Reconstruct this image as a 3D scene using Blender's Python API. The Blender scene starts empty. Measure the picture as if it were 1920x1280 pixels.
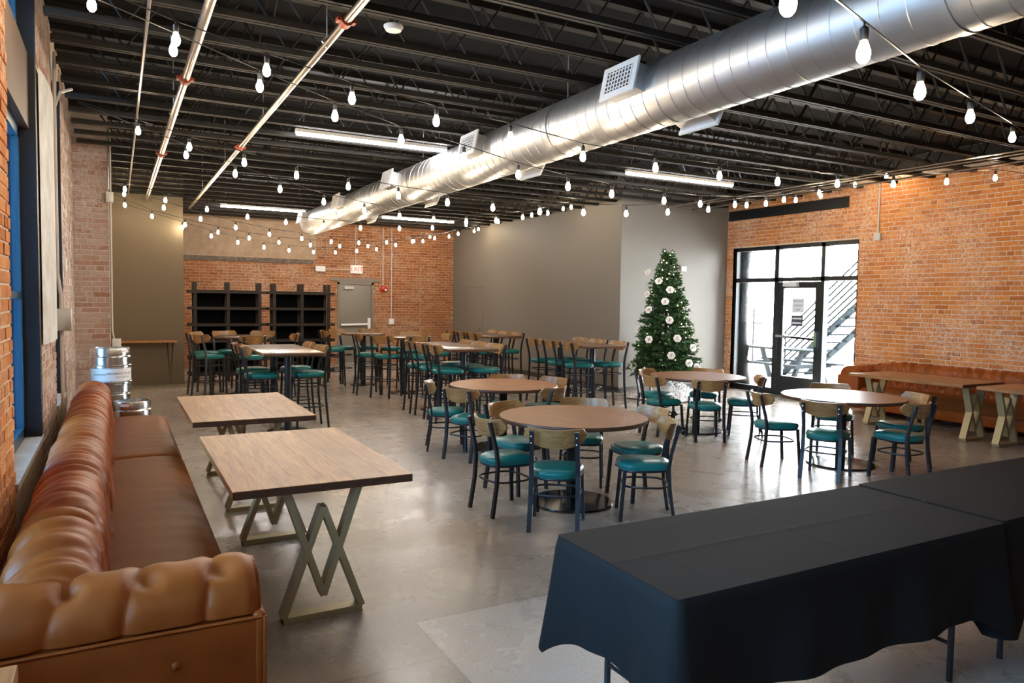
import bpy, bmesh, math, random
import numpy as np
from mathutils import Vector, Matrix
random.seed(7)
rng = np.random.default_rng(7)
PI = math.pi
scene = bpy.context.scene
COL = scene.collection
# ------------------------------------------------------------------ camera, world, exposure
FPX, YAW, PIT, ROL, CAMH = 1367.4, math.radians(28.53), math.radians(-3.127), math.radians(.866), 1.75
_f = Vector((math.sin(YAW)*math.cos(PIT), math.cos(YAW)*math.cos(PIT), math.sin(PIT)))
_r = Vector((math.cos(YAW), -math.sin(YAW), 0)); _u = _r.cross(_f)
_r, _u = _r*math.cos(ROL)+_u*math.sin(ROL), -_r*math.sin(ROL)+_u*math.cos(ROL)
cam = bpy.data.objects.new('camera', bpy.data.cameras.new('camera')); COL.objects.link(cam)
cam.data.sensor_width = 36; cam.data.lens = FPX/1920*36; cam.data.clip_end = 300
cam.matrix_world = Matrix(((_r.x,_u.x,-_f.x,0),(_r.y,_u.y,-_f.y,0),(_r.z,_u.z,-_f.z,CAMH),(0,0,0,1)))
scene.camera = cam
def ray(x, y): return _f + _r*((x-960)/FPX) - _u*((y-640)/FPX)
def on_plan(q, p0, p1):            # pixel -> point on the vertical plane through two plan points
    d = ray(*q); nx, ny = p1[1]-p0[1], -(p1[0]-p0[0])
    t = (nx*p0[0]+ny*p0[1])/(nx*d.x+ny*d.y); return Vector((0,0,CAMH))+d*t
w = bpy.data.worlds.new('overcast_sky'); scene.world = w; w.use_nodes = True
_bg = w.node_tree.nodes['Background']; _bg.inputs[0].default_value = (.93,.97,1,1); _bg.inputs[1].default_value = 27.0
vs = scene.view_settings; vs.view_transform = 'Standard'; vs.look = 'None'; vs.gamma = 1; vs.use_curve_mapping = False
vs.exposure = 0.95
BULB_L, TUBE_L = 100, 58            # radiance of the string bulbs and of the strip lights
# ------------------------------------------------------------------ materials
MATS = {}
def mat(name, col=(.5,.5,.5), rough=.5, metal=0, spec=.5, emit=None, es=0, coat=0):
    m = bpy.data.materials.new(name); m.use_nodes = True; MATS[name] = m
    b = m.node_tree.nodes['Principled BSDF']
    b.inputs['Base Color'].default_value = (*col,1); b.inputs['Roughness'].default_value = rough
    b.inputs['Metallic'].default_value = metal; b.inputs['Specular IOR Level'].default_value = spec
    b.inputs['Coat Weight'].default_value = coat; b.inputs['Coat Roughness'].default_value = .15
    if emit: b.inputs['Emission Color'].default_value = (*emit,1); b.inputs['Emission Strength'].default_value = es
    return m
class NT:
    def __init__(s, m): s.t = m.node_tree; s.b = s.t.nodes['Principled BSDF']
    def n(s, typ, **kw):
        k = s.t.nodes.new('ShaderNode'+typ)
        for a, v in kw.items():
            if a in k.inputs.keys() if isinstance(a, str) else False: k.inputs[a].default_value = v
            else: setattr(k, a, v)
        return k
    def l(s, a, b): s.t.links.new(a, b)
    def coord(s, scale=(1,1,1), kind='Object', rot=(0,0,0)):
        c = s.n('TexCoord'); mp = s.n('Mapping'); mp.inputs['Scale'].default_value = scale; mp.inputs['Rotation'].default_value = rot
        s.l(c.outputs[kind], mp.inputs[0]); return mp.outputs[0]
    def noise(s, vec, scale=5, detail=4, rough=.55, dist=0):
        k = s.n('TexNoise'); s.l(vec, k.inputs['Vector'])
        for a, v in (('Scale',scale),('Detail',detail),('Roughness',rough),('Distortion',dist)): k.inputs[a].default_value = v
        return k.outputs['Fac']
    def ramp(s, fac, stops, interp='LINEAR'):
        k = s.n('ValToRGB'); k.color_ramp.interpolation = interp; e = k.color_ramp.elements
        while len(e) < len(stops): e.new(.5)
        for el, (p, c) in zip(e, stops): el.position = p; el.color = (*c,1) if len(c) == 3 else c
        s.l(fac, k.inputs[0]); return k.outputs[0]
    def mix(s, fac, a, b, typ='MIX'):
        k = s.n('Mix', data_type='RGBA', blend_type=typ)
        for i, v in ((0,fac),(6,a),(7,b)):
            if hasattr(v, 'links') or hasattr(v, 'is_linked'): s.l(v, k.inputs[i])
            else: k.inputs[i].default_value = (*v,1) if isinstance(v, tuple) else v
        return k.outputs[2]
    def math(s, op, a, b=0.0):
        k = s.n('Math', operation=op)
        for i, v in enumerate((a,b)):
            if hasattr(v, 'is_linked'): s.l(v, k.inputs[i])
            else: k.inputs[i].default_value = v
        return k.outputs[0]
    def bump(s, h, strength=.3, dist=.01):
        k = s.n('Bump'); k.inputs['Strength'].default_value = strength; k.inputs['Distance'].default_value = dist
        s.l(h, k.inputs['Height']); s.l(k.outputs[0], s.b.inputs['Normal'])
    def col(s, c): s.l(c, s.b.inputs['Base Color'])
    def rough(s, c): s.l(c, s.b.inputs['Roughness'])
def wood(name, dark, light, scale=(2,14,14), rough=.38, coat=0):
    m = mat(name, light, rough, coat=coat); t = NT(m); v = t.coord(scale)
    oi = t.n('ObjectInfo'); add = t.n('VectorMath', operation='ADD'); cmb = t.n('CombineXYZ')
    k = t.math('MULTIPLY', oi.outputs['Random'], 37.0); t.l(k, cmb.inputs[0]); t.l(k, cmb.inputs[1])
    t.l(v, add.inputs[0]); t.l(cmb.outputs[0], add.inputs[1]); v = add.outputs[0]
    f = t.noise(v, 1.6, 8, .62, 1.2); g = t.noise(v, 9, 3, .5)
    c = t.ramp(f, [(.3,dark),(.7,light)]); sh = t.math('MULTIPLY_ADD', oi.outputs['Random'], .35)
    sh.node.inputs[2].default_value = .8
    c = t.mix(1.0, c, (1,1,1), 'MULTIPLY'); k2 = c.node
    hs = t.n('HueSaturation'); t.l(c, hs.inputs['Color']); t.l(sh, hs.inputs['Value']); t.col(hs.outputs[0])
    t.bump(g, .12, .003); return m
def brick_mat(name, cols, pale, palemix=.5, rough=.85):
    m = mat(name, cols[0], rough, spec=.25); t = NT(m); v = t.coord((1,1,1), 'Object')
    geo = t.n('NewGeometry'); oi = t.n('ObjectInfo')
    r = t.math('FRACT', t.math('ADD', geo.outputs['Random Per Island'], t.math('MULTIPLY', oi.outputs['Random'], 5.3)))
    c = t.ramp(r, [(i/(len(cols)-1), k) for i, k in enumerate(cols)])
    wv = t.n('VectorMath', operation='ADD'); t.l(geo.outputs['Position'], wv.inputs[0])
    blot = t.noise(geo.outputs['Position'], .9, 5, .65); fine = t.noise(geo.outputs['Position'], 26, 4, .7)
    pm = t.math('MULTIPLY', t.ramp(blot, [(.44,(0,0,0)),(.62,(1,1,1))]), t.ramp(fine, [(.42,(0,0,0)),(.62,(1,1,1))]))
    pm = t.math('MULTIPLY', pm, palemix); c = t.mix(pm, c, pale)
    c = t.mix(.35, c, t.ramp(fine, [(.3,(.35,.35,.35)),(.7,(1,1,1))]), 'MULTIPLY'); t.col(c); t.bump(fine, .5, .004)
    return m
brick_mat('brick_orange', [(.52,.16,.035),(.76,.28,.07),(.68,.22,.05),(.82,.34,.095),(.58,.19,.055)], (.88,.72,.58), .75)
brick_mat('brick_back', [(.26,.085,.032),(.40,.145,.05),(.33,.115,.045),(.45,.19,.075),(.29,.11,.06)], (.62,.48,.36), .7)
brick_mat('brick_white', [(.42,.20,.13),(.52,.36,.29),(.58,.45,.39),(.50,.30,.22),(.55,.42,.36)], (.72,.66,.62), .9)
def speckle(name, a, b, scale=18, rough=.9, lo=.35, hi=.65):
    m = mat(name, a, rough, spec=.3); t = NT(m); geo = t.n('NewGeometry')
    f = t.noise(geo.outputs['Position'], scale, 6, .65); t.col(t.ramp(f, [(lo,a),(hi,b)])); t.bump(f, .35, .006); return m
speckle('mortar_orange', (.60,.42,.28), (.82,.68,.54)); speckle('mortar_back', (.42,.27,.17), (.60,.44,.31)); speckle('mortar_white', (.55,.46,.40), (.70,.64,.60))
speckle('plaster', (.60,.57,.53), (.78,.77,.75), 5, .8); speckle('peeling_plaster', (.36,.22,.15), (.72,.66,.60), 7, .9, .42, .56)
speckle('lintel_timber', (.10,.075,.055), (.24,.19,.15), 9, .9)
speckle('tan_wash', (.40,.27,.17), (.50,.36,.25), 6, .9)
mat('grey_paint', (.205,.180,.150), .55, spec=.35); mat('olive_paint', (.165,.128,.082), .55, spec=.3); mat('grey_paint_light', (.205,.180,.150), .55, spec=.35)
mat('door_grey', (.205,.175,.14), .45); mat('baseboard_brown', (.05,.035,.028), .5)
mat('deck_black', (.009,.008,.008), .9, spec=.2); mat('joist_black', (.013,.011,.009), .6, spec=.35); mat('steel_black', (.008,.009,.011), .16, spec=.4)
mat('frame_black', (.008,.009,.011), .35); mat('frame_blue', (.02,.085,.15), .35); mat('header_brown', (.13,.08,.05), .6)
mat('post_navy', (.010,.013,.022), .5)
mat('galvanised', (.64,.63,.615), .46, 1); mat('pipe_steel', (.52,.46,.40), .3, 1); mat('coupling_red', (.35,.05,.02), .5)
mat('conduit_white', (.62,.57,.52), .5); mat('white_plastic', (.8,.79,.77), .45); mat('chrome', (.75,.75,.75), .2, 1); mat('alarm_red', (.5,.01,.01), .35)
mat('grille_white', (.78,.77,.75), .5); mat('grille_dark', (.03,.03,.03), .8)
mat('bulb_warm', (1,.9,.7), .3, emit=(1,.82,.58), es=BULB_L); mat('tube_white', (1,1,1), .4, emit=(1,.98,.97), es=TUBE_L)
mat('fairy_warm', (1,.85,.6), .3, emit=(1,.76,.46), es=5)
mat('socket_black', (.01,.01,.01), .5)
mat('seat_teal', (.004,.15,.145), .3, spec=.4); mat('steel_navy', (.011,.016,.024), .36, spec=.55)
wood('back_wood', (.21,.095,.03), (.45,.24,.085), (18,3,26), .36, .15)
wood('oak_plank', (.24,.08,.018), (.54,.25,.085), (16,1.3,16), .42)
wood('edge_wood', (.05,.02,.011), (.10,.04,.02), (6,2,6), .4)
wood('table_top', (.18,.06,.02), (.35,.14,.05), (16,1.1,16), .33)
wood('bar_top', (.07,.032,.018), (.17,.085,.045), (16,1.1,16), .28, .3)
wood('dark_shelf', (.010,.006,.004), (.026,.014,.009), (3,14,14), .6)
wood('foot_wood', (.30,.16,.07), (.46,.27,.12), (8,8,2), .5)
mat('shelf_back', (.003,.003,.004), .8, spec=.1)
mat('brass_paint', (.40,.335,.19), .4, .35); mat('rubber', (.01,.01,.01), .8)
m = mat('leather', (.24,.078,.027), .40, spec=.22); t = NT(m); v = t.coord((1,1,1))
f = t.noise(v, 3, 5, .6); t.col(t.ramp(f, [(.3,(.23,.05,.007)),(.72,(.37,.09,.016))])); t.bump(t.noise(v, 130, 3, .6), .10, .002)
m = mat('leather_seat', (.22,.085,.03), .5, spec=.14); t = NT(m); v = t.coord((1,1,1))
f = t.noise(v, 2.2, 5, .6); t.col(t.ramp(f, [(.3,(.17,.047,.006)),(.72,(.24,.07,.010))])); t.bump(t.noise(v, 110, 3, .6), .1, .002)
mat('cloth_black', (.0105,.0102,.0105), .8, spec=.2)
mat('pine_green', (.028,.085,.022), .6); mat('pine_light', (.075,.17,.04), .6); mat('trunk_brown', (.06,.035,.02), .8); mat('rose_white', (.85,.82,.76), .6); mat('fur_white', (.82,.80,.80), .9)
mat('keg_steel', (.66,.66,.66), .24, 1); mat('keg_label', (.86,.86,.86), .5); mat('ink', (.02,.02,.02), .6); mat('exit_white', (.8,.74,.7), .4, emit=(1,.8,.72), es=.12); mat('exit_red', (.8,.06,.04), .4, emit=(1,.1,.06), es=.25)
mat('paper', (.86,.86,.86), .7); mat('paper_dark', (.09,.09,.10), .7); mat('paper_grey', (.55,.55,.56), .7)
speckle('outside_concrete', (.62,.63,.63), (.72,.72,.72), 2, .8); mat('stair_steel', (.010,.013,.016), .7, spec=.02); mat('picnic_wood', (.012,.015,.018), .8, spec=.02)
# polished concrete floor
m = mat('concrete', (.4,.35,.3), .3, spec=.5); t = NT(m); geo = t.n('NewGeometry'); P_ = geo.outputs['Position']
big = t.noise(P_, .55, 5, .6, .4); mid = t.noise(P_, 2.3, 6, .65); fine = t.noise(P_, 55, 3, .7); speck = t.noise(P_, 150, 2, .5)
c = t.ramp(big, [(.28,(.26,.228,.20)),(.5,(.37,.312,.258)),(.75,(.43,.365,.30))])
c = t.mix(.34, c, t.ramp(mid, [(.25,(.6,.58,.56)),(.7,(1,1,1))]), 'MULTIPLY')
c = t.mix(.28, c, t.ramp(fine, [(.36,(.35,.33,.31)),(.52,(1,1,1))]), 'MULTIPLY')
sx = t.n('SeparateXYZ'); t.l(P_, sx.inputs[0])
slab = t.math('MULTIPLY', t.math('GREATER_THAN', sx.outputs[0], 1.41), t.math('LESS_THAN', sx.outputs[1], 3.65))
cs = t.mix(.75, (.50,.455,.41), t.ramp(speck, [(.34,(.38,.35,.33)),(.46,(1,1,1))]), 'MULTIPLY'); c = t.mix(slab, c, cs)
edge = t.math('MULTIPLY', t.math('LESS_THAN', t.math('ABSOLUTE', t.math('SUBTRACT', sx.outputs[0], 1.41)), .006), t.math('LESS_THAN', sx.outputs[1], 3.65))
edge2 = t.math('MULTIPLY', t.math('LESS_THAN', t.math('ABSOLUTE', t.math('SUBTRACT', sx.outputs[1], 3.65)), .006), t.math('GREATER_THAN', sx.outputs[0], 1.41))
edge3 = t.math('MULTIPLY', t.math('LESS_THAN', t.math('ABSOLUTE', t.math('SUBTRACT', sx.outputs[1], 3.22)), .008), t.math('LESS_THAN', sx.outputs[0], 1.41))
vor = t.n('TexVoronoi', feature='DISTANCE_TO_EDGE'); vor.inputs['Scale'].default_value = .33
wn = t.n('TexNoise'); t.l(P_, wn.inputs['Vector']); wn.inputs['Scale'].default_value = 2.5; wn.inputs['Detail'].default_value = 5
va = t.n('VectorMath', operation='MULTIPLY_ADD'); t.l(wn.outputs['Color'], va.inputs[0]); va.inputs[1].default_value = (.7,.7,.7); t.l(P_, va.inputs[2]); t.l(va.outputs[0], vor.inputs['Vector'])
crack = t.math('LESS_THAN', vor.outputs['Distance'], .0022)
allc = t.math('MAXIMUM', t.math('MAXIMUM', edge, edge2), t.math('MAXIMUM', edge3, crack))
c = t.mix(t.math('MULTIPLY', allc, .55), c, (.16,.135,.115)); t.col(c)
t.rough(t.ramp(mid, [(.3,(.34,.34,.34)),(.7,(.22,.22,.22))])); t.bump(fine, .05, .002)
# window glass: clear pane with a fresnel reflection
def glass(name, tint):
    m = bpy.data.materials.new(name); m.use_nodes = True; MATS[name] = m; nt = m.node_tree; nt.nodes.remove(nt.nodes['Principled BSDF'])
    tr = nt.nodes.new('ShaderNodeBsdfTransparent'); tr.inputs[0].default_value = (*tint,1); gl = nt.nodes.new('ShaderNodeBsdfGlossy'); gl.inputs['Roughness'].default_value = .02
    fr = nt.nodes.new('ShaderNodeFresnel'); fr.inputs[0].default_value = 1.45; mx = nt.nodes.new('ShaderNodeMixShader')
    nt.links.new(fr.outputs[0], mx.inputs[0]); nt.links.new(tr.outputs[0], mx.inputs[1]); nt.links.new(gl.outputs[0], mx.inputs[2]); nt.links.new(mx.outputs[0], nt.nodes['Material Output'].inputs[0])
glass('glass_clear', (.96,.98,.98)); glass('glass_blue', (.30,.44,.56))
# ------------------------------------------------------------------ mesh helpers
class MB:
    def __init__(s): s.v = []; s.f = []
    def add(s, V, F):
        o = len(s.v); s.v += [tuple(p) for p in V]; s.f += [tuple(i+o for i in q) for q in F]; return s
    def box(s, a, b):
        x0,y0,z0 = a; x1,y1,z1 = b
        return s.add([(x0,y0,z0),(x1,y0,z0),(x1,y1,z0),(x0,y1,z0),(x0,y0,z1),(x1,y0,z1),(x1,y1,z1),(x0,y1,z1)],
                     [(0,3,2,1),(4,5,6,7),(0,1,5,4),(1,2,6,5),(2,3,7,6),(3,0,4,7)])
    def bar(s, p, q, wd, dp, up=(0,0,1)):       # box bar from p to q; wd across, dp along the third axis
        p, q, up = Vector(p), Vector(q), Vector(up); d = (q-p).normalized()
        a = d.cross(up)
        a = a.normalized() if a.length > 1e-5 else Vector((1,0,0)); b = a.cross(d).normalized()
        V = []
        for e in (p, q):
            for i, j in ((-1,-1),(1,-1),(1,1),(-1,1)): V.append(e+a*(i*wd/2)+b*(j*dp/2))
        return s.add(V, [(0,1,2,3)[::-1],(4,5,6,7),(0,1,5,4),(1,2,6,5),(2,3,7,6),(3,0,4,7)])
    def tube(s, pts, r, n=8, closed=False, caps=True):
        pts = [Vector(p) for p in pts]; N = len(pts); rs = r if isinstance(r, (list,tuple)) else [r]*N
        V, F, pa = [], [], None
        for i, p in enumerate(pts):
            d = ((pts[(i+1)%N]-pts[i-1]) if closed else (pts[min(i+1,N-1)]-pts[max(i-1,0)])).normalized()
            a = (pa - d*pa.dot(d)) if pa is not None else d.cross(Vector((0,0,1)))
            if a.length < 1e-4: a = d.cross(Vector((1,0,0)))
            a.normalize(); pa = a; b = d.cross(a)
            for k in range(n): V.append(p+(a*math.cos(2*PI*k/n)+b*math.sin(2*PI*k/n))*rs[i])
        for i in range(N if closed else N-1):
            j = (i+1)%N
            for k in range(n): F.append((i*n+k, i*n+(k+1)%n, j*n+(k+1)%n, j*n+k))
        if caps and not closed: F.append(tuple(range(n))[::-1]); F.append(tuple((N-1)*n+k for k in range(n)))
        return s.add(V, F)
    def lathe(s, prof, n=32, c=(0,0,0)):
        V, F = [], []; m = len(prof)
        for r, z in prof:
            for k in range(n): V.append((c[0]+r*math.cos(2*PI*k/n), c[1]+r*math.sin(2*PI*k/n), c[2]+z))
        for i in range(m-1):
            for k in range(n): F.append((i*n+k, i*n+(k+1)%n, (i+1)*n+(k+1)%n, (i+1)*n+k))
        if prof[0][0] > 1e-6: F.append(tuple(range(n))[::-1])
        if prof[-1][0] > 1e-6: F.append(tuple((m-1)*n+k for k in range(n)))
        return s.add(V, F)
    def grid(s, fn, nu, nv, flip=False):
        V = [fn(i/nu, j/nv) for i in range(nu+1) for j in range(nv+1)]; F = []
        for i in range(nu):
            for j in range(nv):
                q = (i*(nv+1)+j, (i+1)*(nv+1)+j, (i+1)*(nv+1)+j+1, i*(nv+1)+j+1); F.append(q[::-1] if flip else q)
        return s.add(V, F)
    def prism(s, poly, axis, a, b):              # polygon in the plane across `axis`, extruded from a to b
        def P(p, t): return {'x':(t,p[0],p[1]),'y':(p[0],t,p[1]),'z':(p[0],p[1],t)}[axis]
        n = len(poly); V = [P(p,a) for p in poly]+[P(p,b) for p in poly]
        return s.add(V, [tuple(range(n))[::-1], tuple(range(n,2*n))]+[(i,(i+1)%n,n+(i+1)%n,n+i) for i in range(n)])
    def mesh(s, name, material, smooth=None):
        me = bpy.data.meshes.new(name); me.from_pydata(s.v, [], s.f); me.materials.append(MATS[material])
        bm = bmesh.new(); bm.from_mesh(me); bmesh.ops.recalc_face_normals(bm, faces=bm.faces); bm.to_mesh(me); bm.free()
        if smooth:
            me.polygons.foreach_set('use_smooth', [True]*len(me.polygons)); me.set_sharp_from_angle(angle=math.radians(smooth))
        return me
    def build(s, name, material, parent=None, smooth=None, **kw): return link(name, s.mesh(name, material, smooth), parent, **kw)
def link(name, me, parent=None, loc=None, rz=None, label=None):
    o = bpy.data.objects.new(name, me); COL.objects.link(o)
    if parent: o.parent = parent
    if loc is not None: o.location = loc
    if rz is not None: o.rotation_euler.z = rz
    if label: o['label'] = label
    return o
def rbox_mesh(name, a, b, r, material, seg=2):
    bm = bmesh.new(); bmesh.ops.create_cube(bm, size=1)
    for v in bm.verts: v.co = Vector(((a[i]+b[i])/2+v.co[i]*(b[i]-a[i]) for i in range(3)))
    bmesh.ops.bevel(bm, geom=bm.edges[:], offset=r, segments=seg, profile=.5, affect='EDGES')
    me = bpy.data.meshes.new(name); bm.to_mesh(me); bm.free(); me.materials.append(MATS[material])
    me.polygons.foreach_set('use_smooth', [True]*len(me.polygons)); me.set_sharp_from_angle(angle=math.radians(50)); return me
def rbox(name, a, b, r, material, parent=None, seg=2, **kw): return link(name, rbox_mesh(name, a, b, r, material, seg), parent, **kw)
def tag(o, label, cat, group=None):
    o['label'] = label; o['category'] = cat
    if group: o['group'] = group
    return o
def thing(name, label, cat, loc=(0,0,0), rz=0, group=None):
    o = bpy.data.objects.new(name, None); COL.objects.link(o); o.location = loc; o.rotation_euler.z = rz; o.empty_display_size = .1
    return tag(o, label, cat, group)
def struct(o, label=None): 
    o['kind'] = 'structure'
    if label: o['label'] = label
    return o
def copy_tree(o, parent=None):
    c = o.copy(); COL.objects.link(c); c.parent = parent
    for ch in list(o.children): copy_tree(ch, c)
    return c
def text_mesh(body, size, material, name='lettering', depth=.002, align='CENTER'):
    cu = bpy.data.curves.new('t', 'FONT'); cu.body = body; cu.size = size; cu.align_x = align; cu.align_y = 'CENTER'; cu.extrude = depth; cu.resolution_u = 3
    ob = bpy.data.objects.new('t', cu); COL.objects.link(ob); dg = bpy.context.evaluated_depsgraph_get()
    me = bpy.data.meshes.new_from_object(ob.evaluated_get(dg)); bpy.data.objects.remove(ob); bpy.data.curves.remove(cu)
    me.name = name; me.materials.clear(); me.materials.append(MATS[material]); return me
# ------------------------------------------------------------------ the room shell
DECK, JB = 4.22, 3.72
WR, YB, XG, YG, XL = 11.4, 19.6, 8.62, 11.48, -.5
struct(MB().box((-1.2,-4.2,-.12),(12.0,20.2,0)).build('floor', 'concrete'), 'polished beige-grey concrete floor with cracks and a speckled slab')
struct(MB().box((-1.2,-4.2,DECK),(12.0,20.2,DECK+.1)).build('ceiling', 'deck_black'), 'black painted roof deck above the joists')
UNIT = MB().add([(0,0,0),(1,0,0),(1,0,1),(0,0,1),(.012,-1,.04),(.988,-1,.04),(.988,-1,.96),(.012,-1,.96)],
                [(4,5,6,7),(0,1,5,4),(1,2,6,5),(2,3,7,6),(3,0,4,7)])
def bricks(parent, O, U, N, wdt, hgt, holes, material, keep=300, L=.215, C=.072, J=.011, proud=.007, header=6, z0=0.0):
    """lays courses on the face at O running along U (plan), facing N; holes = (s0,s1,z0,z1)"""
    O, U, N = Vector(O), Vector(U), Vector(N); out = []
    r, z = 0, z0
    while z + C*.5 < hgt:
        l = L/2 if header and r % header == header-1 else L
        s = -(l*.5 if r % 2 else 0) + random.uniform(-.02,.02)
        while s < wdt:
            parts = [(max(s+J/2,0), min(s+l-J/2,wdt))]
            for h in holes:
                if z+C*.5 > h[2] and z+C*.5 < h[3]:
                    nxt = []
                    for a, b in parts:
                        if b <= h[0] or a >= h[1]: nxt.append((a,b))
                        else:
                            if a < h[0]: nxt.append((a,h[0]))
                            if b > h[1]: nxt.append((h[1],b))
                    parts = nxt
            for a, b in parts:
                if b-a > .03: out.append((a, b, z+J/2, z+C-J/2, proud*random.uniform(.55,1.5)))
            s += l
        z += C; r += 1
    def size(q):
        p = O+U*((q[0]+q[1])/2)+Vector((0,0,(q[2]+q[3])/2))-Vector((0,0,CAMH)); d = p.dot(_f)
        if d < .3: return 0
        x, y = 960+FPX*p.dot(_r)/d, 640-FPX*p.dot(_u)/d
        return (q[1]-q[0])/d**2 if -10 < x < 1930 and -10 < y < 1290 else (q[1]-q[0])/d**2*1e-4
    out.sort(key=size, reverse=True)
    base = Matrix(((U.x,-N.x,0,0),(U.y,-N.y,0,0),(0,0,1,0),(0,0,0,1)))
    me = bpy.data.meshes.get('brick_'+material) or UNIT.mesh('brick_'+material, material)
    for a, b, c, d, pr in out[:keep]:
        o = link('brick', me, parent); o.matrix_local = Matrix.Translation(O+U*a+Vector((0,0,c))) @ base @ Matrix.Diagonal((b-a,pr,d-c,1))
    rest = MB()
    for a, b, c, d, pr in out[keep:]:
        p, q = O+U*a, O+U*b; e = .003
        V = [(*p.xy,c),(*q.xy,c),(*q.xy,d),(*p.xy,d)]; p2, q2 = p+U*e+N*pr, q-U*e+N*pr
        V += [(*p2.xy,c+e),(*q2.xy,c+e),(*q2.xy,d-e),(*p2.xy,d-e)]; rest.add(V, UNIT.f)
    if out[keep:]: k = rest.build('brickwork', material, parent); k['kind'] = 'stuff'
# right wall with the storefront opening
SF0, SF1, SFH = 8.36, 11.30, 2.93
wr = struct(MB().box((WR,-4,0),(WR+.2,SF0,DECK)).box((WR,SF0,SFH),(WR+.2,SF1,DECK)).box((WR,SF1,0),(WR+.2,20,DECK)).build('wall_right', 'mortar_orange'), 'orange brick wall with worn whitewash beside the glass entrance')
bricks(wr, (WR,YG,0), (0,-1,0), (-1,0,0), YG-3.2, 3.92, [(YG-SF1,YG-SF0,0,SFH)], 'brick_orange')
# back wall
wb = struct(MB().box((-1,YB,0),(9.2,YB+.4,DECK)).build('wall_back', 'mortar_back'), 'worn orange brick wall at the far end of the hall')
DX0, DX1, DH = 5.32, 6.20, 2.15
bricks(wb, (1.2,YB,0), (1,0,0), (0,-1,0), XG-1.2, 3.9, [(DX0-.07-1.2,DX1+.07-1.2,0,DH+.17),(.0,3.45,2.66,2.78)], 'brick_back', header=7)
MB().box((1.2,YB-.05,2.665),(4.62,YB+.01,2.775)).build('lintel_timber', 'lintel_timber', wb, label='charred timber band set into the brick')
MB().box((1.2,YB-.016,2.80),(4.7,YB,3.9)).build('wash_coat', 'tan_wash', wb, label='tan washed area over the brick')
MB().box((7.62,YB-.10,0),(XG,YB,3.95)).build('brick_pier', 'mortar_back', wb)
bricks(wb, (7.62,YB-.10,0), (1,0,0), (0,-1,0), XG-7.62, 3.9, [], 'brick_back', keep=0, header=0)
# grey rooms on the right and the grey wall end on the left
struct(MB().box((XG,YG,0),(WR+.1,YG+.15,DECK)).build('wall_grey_front', 'grey_paint_light'), 'grey painted wall behind the decorated tree')
struct(MB().box((XG-.004,YG+.004,0),(XG+.15,YB,DECK)).build('wall_grey_side', 'grey_paint'), 'long grey painted wall along the right of the bar tables')
struct(MB().box((XG-.012,YG-.012,0),(WR,YG,.11)).build('baseboard_front', 'baseboard_brown'), 'dark brown baseboard behind the tree')
struct(MB().box((XG-.013,YG-.012,0),(XG,YB,.11)).build('baseboard_side', 'baseboard_brown'), 'dark brown baseboard of the long grey wall')
gw = struct(MB().box((-.9,16.0,0),(1.2,16.25,DECK)).build('wall_grey_left', 'olive_paint'), 'olive grey wall end on the far left')
struct(MB().box((-1.2,-4.2,0),(12,-4,DECK)).build('wall_front', 'mortar_orange'), 'brick wall behind the viewer')
# left wall: piers and windows
wins = [(.6,3.5),(4.74,6.4),(8.0,9.1)]
SILL, WT = .70, 3.95
wl = MB(); y = -4.0
for a, b in wins+[(20,20)]:
    wl.box((XL-.45,y,0),(XL,a,DECK))
    if a < 20: wl.box((XL-.45,a,0),(XL,b,SILL)).box((XL-.45,a,WT),(XL,b,DECK)); y = b
wl = struct(wl.build('wall_left', 'mortar_orange'), 'left brick wall with tall blue framed windows')
bricks(wl, (XL,3.5,0), (0,1,0), (1,0,0), 1.24, 4.15, [], 'brick_orange', keep=200)
bricks(wl, (XL,4.74,SILL), (-1,0,0), (0,1,0), .3, 3.25, [], 'brick_orange', keep=0)
bricks(wl, (XL,6.5,0), (0,1,0), (1,0,0), 1.5, 4.15, [(.0,1.4,1.35,3.45)], 'brick_white', keep=120)
bricks(wl, (XL,9.1,0), (0,1,0), (1,0,0), 2.5, 4.1, [], 'brick_white', keep=100)
MB().grid(lambda u,v: (XL+.004+.05*math.sin(PI*min(max(u,.02),.98))**.5, 6.52+1.36*u, 1.37+2.06*v), 14, 2).build('plaster_patch', 'plaster', wl, smooth=60, label='smooth white plaster patch on the pier')
MB().box((XL-.01,9.1,0),(XL+.006,11.6,4.1)).build('peeling_plaster', 'peeling_plaster', wl)
pl = MB().box((XL,11.6,0),(-.07,12.25,DECK)).build('brick_pilaster', 'mortar_white', wl, label='whitewashed brick pilaster')
bricks(pl, (XL,11.6,0), (1,0,0), (0,-1,0), .43, 3.9, [], 'brick_white', keep=300, header=6)
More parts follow.
